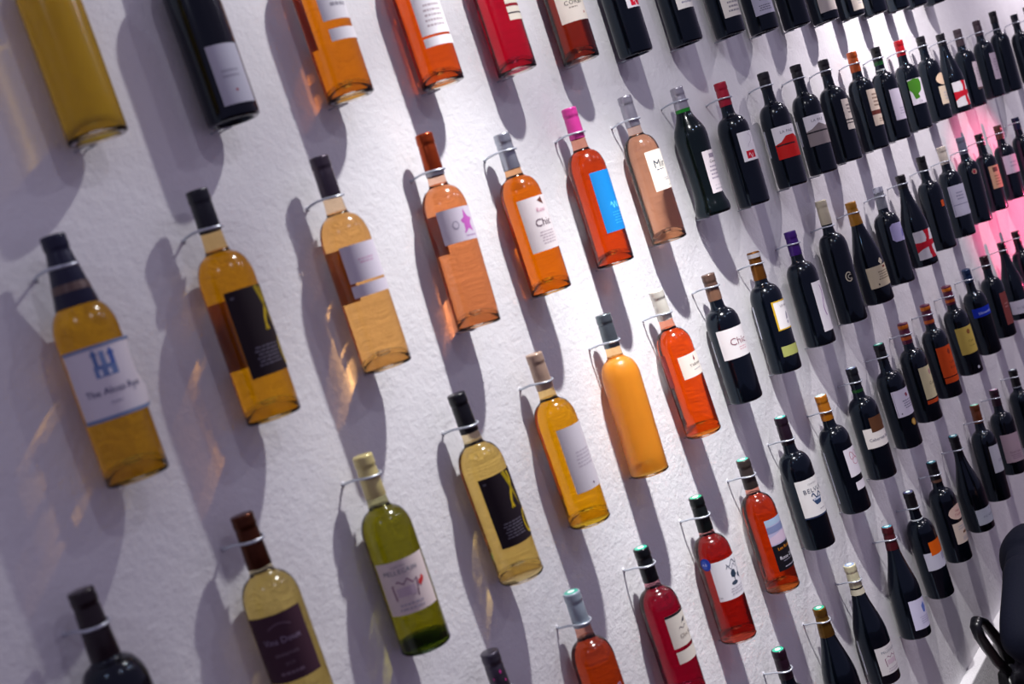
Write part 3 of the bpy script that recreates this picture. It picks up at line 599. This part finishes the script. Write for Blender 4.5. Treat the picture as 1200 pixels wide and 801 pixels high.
 'D3': ('red wine bottle with engraved tree label, blue sticker', dict(wine='#9c1208', trans=.5, cap='#08100f', caplen=.072, seal='#27a77a', paper='#dcdadf', mark=(.0115, 1.15, 'round', '#1d3fa4', [('ell', .5, .5, .34, .34, '#3c5cc0'), ('text', 'AB', .5, .5, .3, '#c8d2f0')]), art=[[('poly', [(.52, .62), (.60, .70), (.70, .66), (.72, .54), (.62, .48), (.52, .52)], '#2c3a4c'), ('rect', .60, .63, .38, .52, '#2c3a4c'), ('ell', .58, .36, .12, .05, '#3a4658'), ('ell', .82, .50, .08, .06, '#56606e'), ('stroke', curve(lambda t: (.45 + .45 * t, .86 - .06 * math.sin(9 * t))), .02, '#5a6270'), ('stroke', curve(lambda t: (.42 + .45 * t, .76 + .05 * math.sin(13 * t))), .016, '#7a808c'), ('stroke', curve(lambda t: (.88 + .06 * math.sin(6 * t), .9 - .5 * t)), .02, '#46526a'), lines(.35, .85, .08, .28, 3, '#b9b6bf'), ('text', 'No', .07, .10, .07, '#6a6870')]])),
 'D4': ('orange-red wine bottle with seascape label, brown capsule', dict(rear=(.08, .165, 70), wine='#cc3404', trans=.55, cap='#3c332f', caplen=.066, seal='#49c0a4', paper='#a9a6c6', art=[[('rect', 0, 1, .88, 1, '#9fb4cc'), ('rect', 0, 1, .74, .86, '#7680a6'), ('poly', [(0, .52), (1, .52), (1, .74), (.7, .70), (.4, .72), (0, .66)], '#c6b2c6'), ('rect', 0, 1, 0, .50, '#100e16'), ('text', 'Les Roses', .48, .42, .085, '#d88a1c'), ('text', 'Rose 2011', .50, .24, .095, '#d8d4e0'), lines(.2, .8, .15, .19, 1, '#7a7688'), lines(.2, .9, .04, .08, 1, '#b0acbc')]])),
 'D5': ('dark wine bottle with boat label, plum capsule', dict(cap='#20101e', caplen=.066, seal='#49c0b0', paper='#dcdad9', art=[[('text', 'CHATEAU', .58, .86, .055, '#77747e'), ('text', 'BELVUE', .58, .70, .16, '#565c6c'), ('poly', [(.40, .46), (.82, .50), (.74, .32), (.52, .30)], '#34486a'), ('rect', .46, .78, .42, .47, '#c9cede'), ('stroke', curve(lambda t: (.42 + .4 * t, .54 + .06 * math.sin(10 * t))), .03, '#34486a'), lines(.55, .85, .14, .20, 1), ('rect', 0, 1, 0, .04, '#22304e')]])),
 'D6': ('dark wine bottle with two white labels, gold capsule', dict(cap='#b06a10', caplen=.064, seal='#bfe0d8', paper='#d5cfd8', art=[[('stroke', curve(lambda t: (.50 + .25 * math.cos(6.28 * t), .72 + .14 * math.sin(12.5 * t))), .02, '#a8566c'), ('stroke', curve(lambda t: (.55 + .2 * math.cos(6 * t), .5 + .12 * math.sin(6 * t))), .02, '#b87084')], [('ell', .7, .7, .14, .25, '#5a2030'), lines(.2, .8, .15, .5, 2)]], backlabel=('#a9acba', -126, 9, .03, .17))),
 'D7': ('dark wine bottle with brown square above white label', dict(cap='#10141c', caplen=.045, seal='#6f7ca4', bands=[(.058, .066, '#0e4416')], paper=['#d9d3cf', '#553420'], art=[[('text', 'Cabernet Sec', .60, .42, .22, '#6a6a7c')], [lines(.25, .85, .3, .5, 2, '#8a6a50')]])),
 'D8': ('dark wine bottle with framed white label, gold medal', dict(cap='#0f1418', caplen=.045, seal='#3fb49a', paper='#c6c0d2', mark=(.0085, 1.2, 'round', '#a8803a', [('ell', .5, .5, .3, .3, '#c9a45c')]), art=[[('stroke', [(.04, .03), (.96, .03), (.96, .97), (.04, .97), (.04, .03)], .012, '#4c4a60'), ('poly', [(.55, .80), (.66, .84), (.72, .72), (.6, .66)], '#8c4458'), lines(.35, .85, .25, .6, 4, '#7c788e'), ('ell', .2, .12, .03, .03, '#3a3848')]])),
 'D9': ('dark wine bottle with pale yellow label, orange strip', dict(cap='#5c1c38', caplen=.062, bands=[(.0, .018, '#d0700c'), (.040, .050, '#c05a18')], paper=['#d6cca0', '#c8481a'], art=[[('ell', .62, .80, .10, .09, '#c08c8c'), ('text', 'Cote', .60, .46, .14, '#8a8064'), ('text', 'St', .68, .30, .10, '#8a8064')], []])),
 'D10': ('dark wine bottle with orange label', dict(cap='#5c1c38', caplen=.062, bands=[(.0, .018, '#d0700c'), (.048, .058, '#c05a18')], paper=['#cf4a16', '#cf4a16'], art=[[('ell', .55, .80, .09, .09, '#8c3420'), ('text', 'Cote', .58, .46, .12, '#8a3018'), ('text', 'St Jean', .58, .28, .09, '#8a3018')], [lines(.3, .7, .3, .7, 1, '#8a3018')]])),
 'D11': ('dark wine bottle with yellow label', dict(cap='#5c1c38', caplen=.062, bands=[(.0, .018, '#d8780c'), (.044, .054, '#c05a18')], paper='#c6ae54', mark=(.005, 1, 'round', '#c9c9d2'), art=[[('ell', .58, .80, .10, .09, '#8c5830'), ('text', 'Cote', .60, .46, .12, '#86742e'), ('text', 'St Jean', .60, .28, .09, '#86742e')]])),
 'D12': ('dark wine bottle with bright blue band, navy capsule', dict(cap='#0e2c50', caplen=.046, paper='#0c2cac', art=[[('text', 'blaweed', .60, .42, .42, '#b8c8f0')]])),
 'D13': ('dark wine bottle with tall brick-red label', dict(cap='#2c1018', caplen=.046, paper='#7c3c3a', art=[[lines(.3, .8, .5, .7, 2, '#a07070')]])),
 'D14': ('dark sloping wine bottle with low white label', dict(shape='sloped', cap='#0e0d11', caplen=.045, paper='#b5b2c0', art=[[('text', 'Pic Saint', .55, .45, .22, '#7a7c90')]])),
 'D15': ('dark wine bottle with green-black neck', dict(cap='#0c0e10', caplen=.05)),
 # bottom row
 'E0': ('bottle neck with dark plum capsule, teal top', dict(cap='#220c1c', caplen=.066, seal='#2fb08c')),
 'E1': ('dark sloping wine bottle with antique gold capsule', dict(shape='sloped', cap='#7c5a24', metal=1, caplen=.068, seal='#2fb08c')),
 'E2': ('dark sloping wine bottle with white label, cream capsule', dict(shape='sloped', cap='#d2cca8', caplen=.058, seal='#93a4c4', collar=(.232, .246, '#b7b09c'), paper='#d4d0d0', art=[PELL[:5]], backlabel=('#b9bcc8', -124, 10, .03, .12))),
 'E3': ('dark sloping wine bottle with lilac label, burgundy capsule', dict(shape='sloped', cap='#4c1018', caplen=.062, seal='#2f9cb0', paper='#c2bfd6', art=[[('poly', [(.50, .74), (.66, .86), (.74, .66), (.66, .50), (.54, .52)], '#5c70b4'), lines(.3, .85, .15, .42, 4, '#a19dbb')]])),
 'E4': ('dark wine bottle with orange square on white label', dict(cap='#0d0d12', caplen=.05, seal='#3c3f6c', collar=(.232, .236, '#b7bcc0'), paper=['#bdbccb', '#d25a0a'], art=[[('rect', .70, .92, .40, .75, '#9a98ae')], [lines(.3, .7, .4, .6, 1, '#e08a4a')]])),
 'E5': ('dark wine bottle with pink oval and strip label', dict(cap='#0c0c12', caplen=.062, seal='#14788c', bands=[(.052, .060, '#6a4a3c')], paper=['#cdbcae', '#d6b8aa'], lshape={1: 'oval'}, art=[[('rect', .45, .75, .42, .52, '#6a4a34'), lines(.2, .8, .62, .85, 2), lines(.3, .8, .1, .3, 3)], [('text', 'Vieux', .5, .62, .22, '#a4485c'), ('text', 'Chemin', .5, .36, .22, '#a4485c')]])),
 'E6': ('dark sloping wine bottle with low pale label', dict(shape='sloped', cap='#0c1016', caplen=.05, seal='#14788c', paper='#b9becb', art=[[('text', 'PIC NOIR', .58, .48, .17, '#5a607c'), ('ell', .7, .86, .03, .05, '#7a8098')]])),
 'E7': ('dark wine bottle with narrow label, amber-brown capsule', dict(cap='#6a3410', caplen=.060, seal='#74d8b4', paper='#c4c6ce', art=[[('text', 'LPH', .6, .42, .12, '#8a8cA0'.lower()), ('poly', [(.8, .78), (.95, .86), (.98, .72), (.85, .66)], '#3c3f58')]])),
 'E8': ('dark wine bottle with mauve-pink label, plum capsule', dict(cap='#2c1424', caplen=.056, seal='#c890b4', paper='#b09aa4', art=[[('text', 'Dom Luxe', .60, .36, .10, '#7c5c74'), lines(.3, .9, .1, .28, 3, '#92788a')]])),
 'E9': ('dark wine bottle with paper collar under its neck', dict(cap='#101216', caplen=.062, seal='#6a6c84', collar=(.228, .232, '#9ca4b0'))),
}
for key in POS:
    look, sp = SP[key]
    if sp.get('mark') is None: sp.pop('mark', None)
    root = make_bottle(key, look, sp)
    x, z, H, lean, labs, pt = POS[key]
    if sp.get('dots'):                                      # pink print on the grey capsule
        P = [(.0157, 0), (.0157, H)]
        cap_o = [c for c in root.children if c.name.startswith('capsule')][0]
        lb = Lab(P, -95, 140, H - .05, H - .015)
        paint(lb, [('ell', .2, .3, .05, .07, '#c83c8c'), ('ell', .6, .55, .06, .09, '#d8409a'), ('ell', .75, .1, .05, .07, '#c83c8c')], cap_o)
    if sp.get('direct'):                                    # letters printed straight on the glass, reading upward
        P = profile('bordeaux', .0380, H); lb = Lab(P, -45, 60, .10, .17); V, F = [], []
        gv, gf = glyphs('rose')
        b = 0
        for gx, gy in gv: V.append(lb.pt(.35 - (gy - .3) * .55 + .3, .02 + gx * .42, .0006))
        F = [tuple(f) for f in gf]
        link('lettering', V, F, ink('#b9a4c8'), root)
        V, F = [], []; lb.sheet(.55, .95, .0, .16, .0005, V, F); link('front_label', V, F, paper('#a99cc8'), root)

# ---------------------------------------------------------------- the seated person at the end of the wall
def skinned(name, verts, edges, radii, mt, parent=None, sub=2, root=0):
    me = bpy.data.meshes.new(name); me.from_pydata(verts, edges, []); o = bpy.data.objects.new(name, me); COL.objects.link(o)
    md = o.modifiers.new('skin', 'SKIN'); md.use_smooth_shade = True
    for i, v in enumerate(me.skin_vertices[0].data):
        r = radii[i]; v.radius = r if isinstance(r, tuple) else (r, r); v.use_root = (i == root)
    s = o.modifiers.new('sub', 'SUBSURF'); s.levels = s.render_levels = sub
    me.materials.append(mt)
    if parent: o.parent = parent
    return o
PN = empty('person', (2.43, -.20, FLOOR_Z)); PN.scale = (.93, .93, .93); tag(PN, 'seated person in dark navy jacket and charcoal vest, elbow out, beside the wall', 'person')
def pl(v): return [(x - 2.40, y + .20, z - FLOOR_Z) for x, y, z in v]
skin_m = pmat('skin', '#c08468', .5, bump=(120, .1, .001)); navy = pmat('navy_cloth', '#070b1c', .8, spec=.2, bump=(160, .4, .002))
grey_cloth = pmat('charcoal_cloth', '#171a22', .85, spec=.2, bump=(200, .4, .002)); dark = pmat('black_leather', '#0a0b10', .3, bump=(60, .3, .002))
# body: one continuous figure from the pelvis up and down, hands with five fingers
V = [(2.38, -.16, -1.955), (2.385, -.15, -1.84), (2.395, -.165, -1.70), (2.40, -.19, -1.63), (2.41, -.235, -1.54), (2.42, -.30, -1.475),   # 0-5 spine, neck
     (2.31, -.175, -1.635), (2.225, -.19, -1.635), (2.03, -.208, -1.715), (2.12, -.30, -1.86), (2.15, -.34, -1.915),                # 6-10 right arm
     (2.49, -.175, -1.635), (2.575, -.20, -1.59), (2.68, -.32, -1.79), (2.56, -.50, -1.80), (2.53, -.55, -1.80),                  # 11-15 left arm
     (2.29, -.18, -1.96), (2.27, -.56, -1.67), (2.26, -.66, -2.0), (2.47, -.18, -1.96), (2.50, -.58, -1.66), (2.51, -.69, -2.0)]   # 16-21 legs
Ed = [(0, 1), (1, 2), (2, 3), (3, 4), (4, 5), (3, 6), (6, 7), (7, 8), (8, 9), (9, 10), (3, 11), (11, 12), (12, 13), (13, 14), (14, 15), (0, 16), (16, 17), (17, 18), (0, 19), (19, 20), (20, 21)]
Rd = [(.10, .085), (.085, .07), (.085, .07), (.065, .06), .050, .048, .040, .034, .030, .026, (.036, .018), .040, .036, .040, .027, (.036, .018), .085, .06, .04, .085, .06, .04]
skinned('body', pl(V), Ed, Rd, skin_m, PN)
def hand(o, d, side, nm):
    """palm end o, finger direction d; four curled fingers of unequal length and a thumb from the side of the palm"""
    o = Vector(o); d = Vector(d).normalized(); s = d.cross(Vector((0, 0, 1))).normalized() * side; n = s.cross(d)
    if n.z > 0: n = -n
    for k, L in enumerate((.070, .078, .074, .058)):
        b = o + s * (.027 - .018 * k) - d * .012; q = [b, b + d * (L * .5), b + d * (L * .82) + n * .012, b + d * L * .98 + n * .030]
        skinned('finger', pl(q), [(0, 1), (1, 2), (2, 3)], [.0095, .0088, .008, .007], skin_m, PN, sub=1)
    b = o + s * .022 - d * .05; q = [b, b + s * .028 + d * .018, b + s * .038 + d * .045]
    skinned('thumb', pl(q), [(0, 1), (1, 2)], [.012, .0105, .009], skin_m, PN, sub=1)
hand((2.165, -.365, -1.945), (.3, -.45, -.75), 1, 'r'); hand((2.515, -.585, -1.80), (-.3, -.9, -.1), -1, 'l')
skinned('vest', pl([(2.385, -.155, -1.92), (2.385, -.15, -1.80), (2.395, -.165, -1.68), (2.40, -.18, -1.59), (2.405, -.215, -1.545)]), [(0, 1), (1, 2), (2, 3), (3, 4)],
        [(.13, .11), (.125, .105), (.12, .10), (.088, .084), (.066, .062)], grey_cloth, PN)
skinned('jacket', pl([(2.385, -.15, -1.80), (2.395, -.165, -1.69), (2.40, -.19, -1.60), (2.32, -.182, -1.610), (2.215, -.195, -1.615), (2.49, -.182, -1.610), (2.585, -.20, -1.60), (2.41, -.232, -1.55)]), [(0, 1), (1, 2), (2, 3), (3, 4), (2, 5), (5, 6), (2, 7)],
        [(.12, .10), (.115, .095), (.095, .085), .070, .064, .070, .064, .055], navy, PN)
for nm, q, r in (('sleeve', [(2.30, -.185, -1.60), (2.215, -.195, -1.618), (2.10, -.20, -1.655), (1.985, -.205, -1.715), (2.05, -.25, -1.79), (2.115, -.30, -1.855)], [.070, .066, .060, .066, .052, .040]),
                 ('sleeve', [(2.50, -.185, -1.60), (2.585, -.20, -1.605), (2.64, -.27, -1.70), (2.69, -.33, -1.795), (2.62, -.41, -1.80), (2.565, -.49, -1.80)], [.070, .066, .060, .062, .052, .040])):
    skinned(nm, pl(q), [(i, i + 1) for i in range(5)], r, navy, PN)
skinned('trousers', pl([(2.38, -.17, -1.94), (2.28, -.19, -1.955), (2.27, -.38, -1.81), (2.27, -.565, -1.665), (2.265, -.62, -1.83), (2.26, -.66, -1.97), (2.48, -.19, -1.955), (2.49, -.38, -1.81), (2.50, -.585, -1.655), (2.505, -.64, -1.82), (2.51, -.69, -1.97)]),
        [(0, 1), (1, 2), (2, 3), (3, 4), (4, 5), (0, 6), (6, 7), (7, 8), (8, 9), (9, 10)], [.11, .10, .088, .075, .065, .055, .10, .088, .075, .065, .055], grey_cloth, PN)
for x, y in ((2.26, -.66), (2.51, -.69)):
    skinned('shoe', pl([(x, y + .03, -2.03), (x, y - .07, -2.035), (x, y - .16, -2.045)]), [(0, 1), (1, 2)], [(.042, .038), (.044, .034), (.036, .024)], dark, PN)
# head with face
def head():
    import mathutils
    bm = bmesh.new(); bmesh.ops.create_icosphere(bm, subdivisions=4, radius=1)
    for v in bm.verts:
        x, y, z = v.co; f = max(0, -y)
        sx, sy, sz = .077, .098, .118
        if z < 0: sx *= 1 - .30 * (-z) ** 1.3; sy *= 1 - .12 * (-z)
        X, Y, Z = x * sx, y * sy, z * sz
        if f > .3:
            Y -= .022 * math.exp(-((X / .011) ** 2) - ((Z + .012) / .020) ** 2) * f                      # nose
            Y += .010 * f * (math.exp(-(((abs(X) - .031) / .014) ** 2) - ((Z - .008) / .011) ** 2))      # eye sockets
            Y -= .006 * f * math.exp(-((X / .022) ** 2) - ((Z + .052) / .007) ** 2)                      # lips
            Y -= .006 * f * math.exp(-((X / .02) ** 2) - ((Z + .090) / .014) ** 2)                       # chin
        v.co = (X, Y, Z)
    me = bpy.data.meshes.new('head'); bm.to_mesh(me); bm.free(); me.materials.append(skin_m)
    for p in me.polygons: p.use_smooth = True
    o = bpy.data.objects.new('head', me); COL.objects.link(o); return o
hd = head(); hd.parent = PN; hd.location = pl([(2.43, -.38, -1.40)])[0]; hd.rotation_euler = (.55, 0, -.2)
for sx in (-1, 1):
    V, F = lathe([(.002, -.0115), (.0085, -.0075), (.0115, 0), (.0085, .0075), (.002, .0115)], 14, True, True)
    e = link('eye', V, F, pmat('eye_white', '#e8e4e0', .2), hd); e.location = (sx * .031, -.083, .008)
    q = curve(lambda t: (sx * (.076 + .012 * math.sin(PI * t)), .012 - .012 * math.cos(PI * t), .025 - .055 * t), 8)
    V, F = tube(q, .0075, 8); link('ear', V, F, skin_m, hd)
V, F = [], []
prof = [(.083 * math.cos(a), .126 * math.sin(a)) for a in [math.radians(-28 + 118 * i / 12) for i in range(13)]]
V, F = lathe(prof, 32, r1=True); V = [(x, y * 1.22 + .012 + (max(0, .055 - z) * .75 if y < 0 else 0), z) for x, y, z in V]
link('hair', V, F, pmat('dark_hair', '#1a1210', .6, bump=(140, .8, .004)), hd)

# the black bag on the floor by the person, its handle leaning on the wall side
BG = empty('handbag', (2.27, -.10, FLOOR_Z)); tag(BG, 'black leather bag on the floor with raised loop handle, beside the seated person', 'bag')
bm = bmesh.new(); bmesh.ops.create_cube(bm, size=1)
for v in bm.verts:
    t = v.co.z + .5; v.co = (v.co.x * (.24 - .05 * t), v.co.y * (.10 - .045 * t), t * .19)
bmesh.ops.bevel(bm, geom=bm.edges[:], offset=.018, segments=3, affect='EDGES')
me = bpy.data.meshes.new('bag_body'); bm.to_mesh(me); bm.free(); me.materials.append(dark)
for p in me.polygons: p.use_smooth = True
o = bpy.data.objects.new('bag_body', me); COL.objects.link(o); o.parent = BG
hp = [(-.085, .0, .185), (-.13, .0, .235), (-.175, 0, .300), (-.205, .0, .350), (-.212, .0, .382), (-.192, .0, .392), (-.150, 0, .365), (-.105, .0, .310), (-.07, 0, .255), (-.045, 0, .19)]
V, F = tube(hp, .011, 10); V = [(x, y * 1.5, z) for x, y, z in V]; link('handle', V, F, dark, BG)
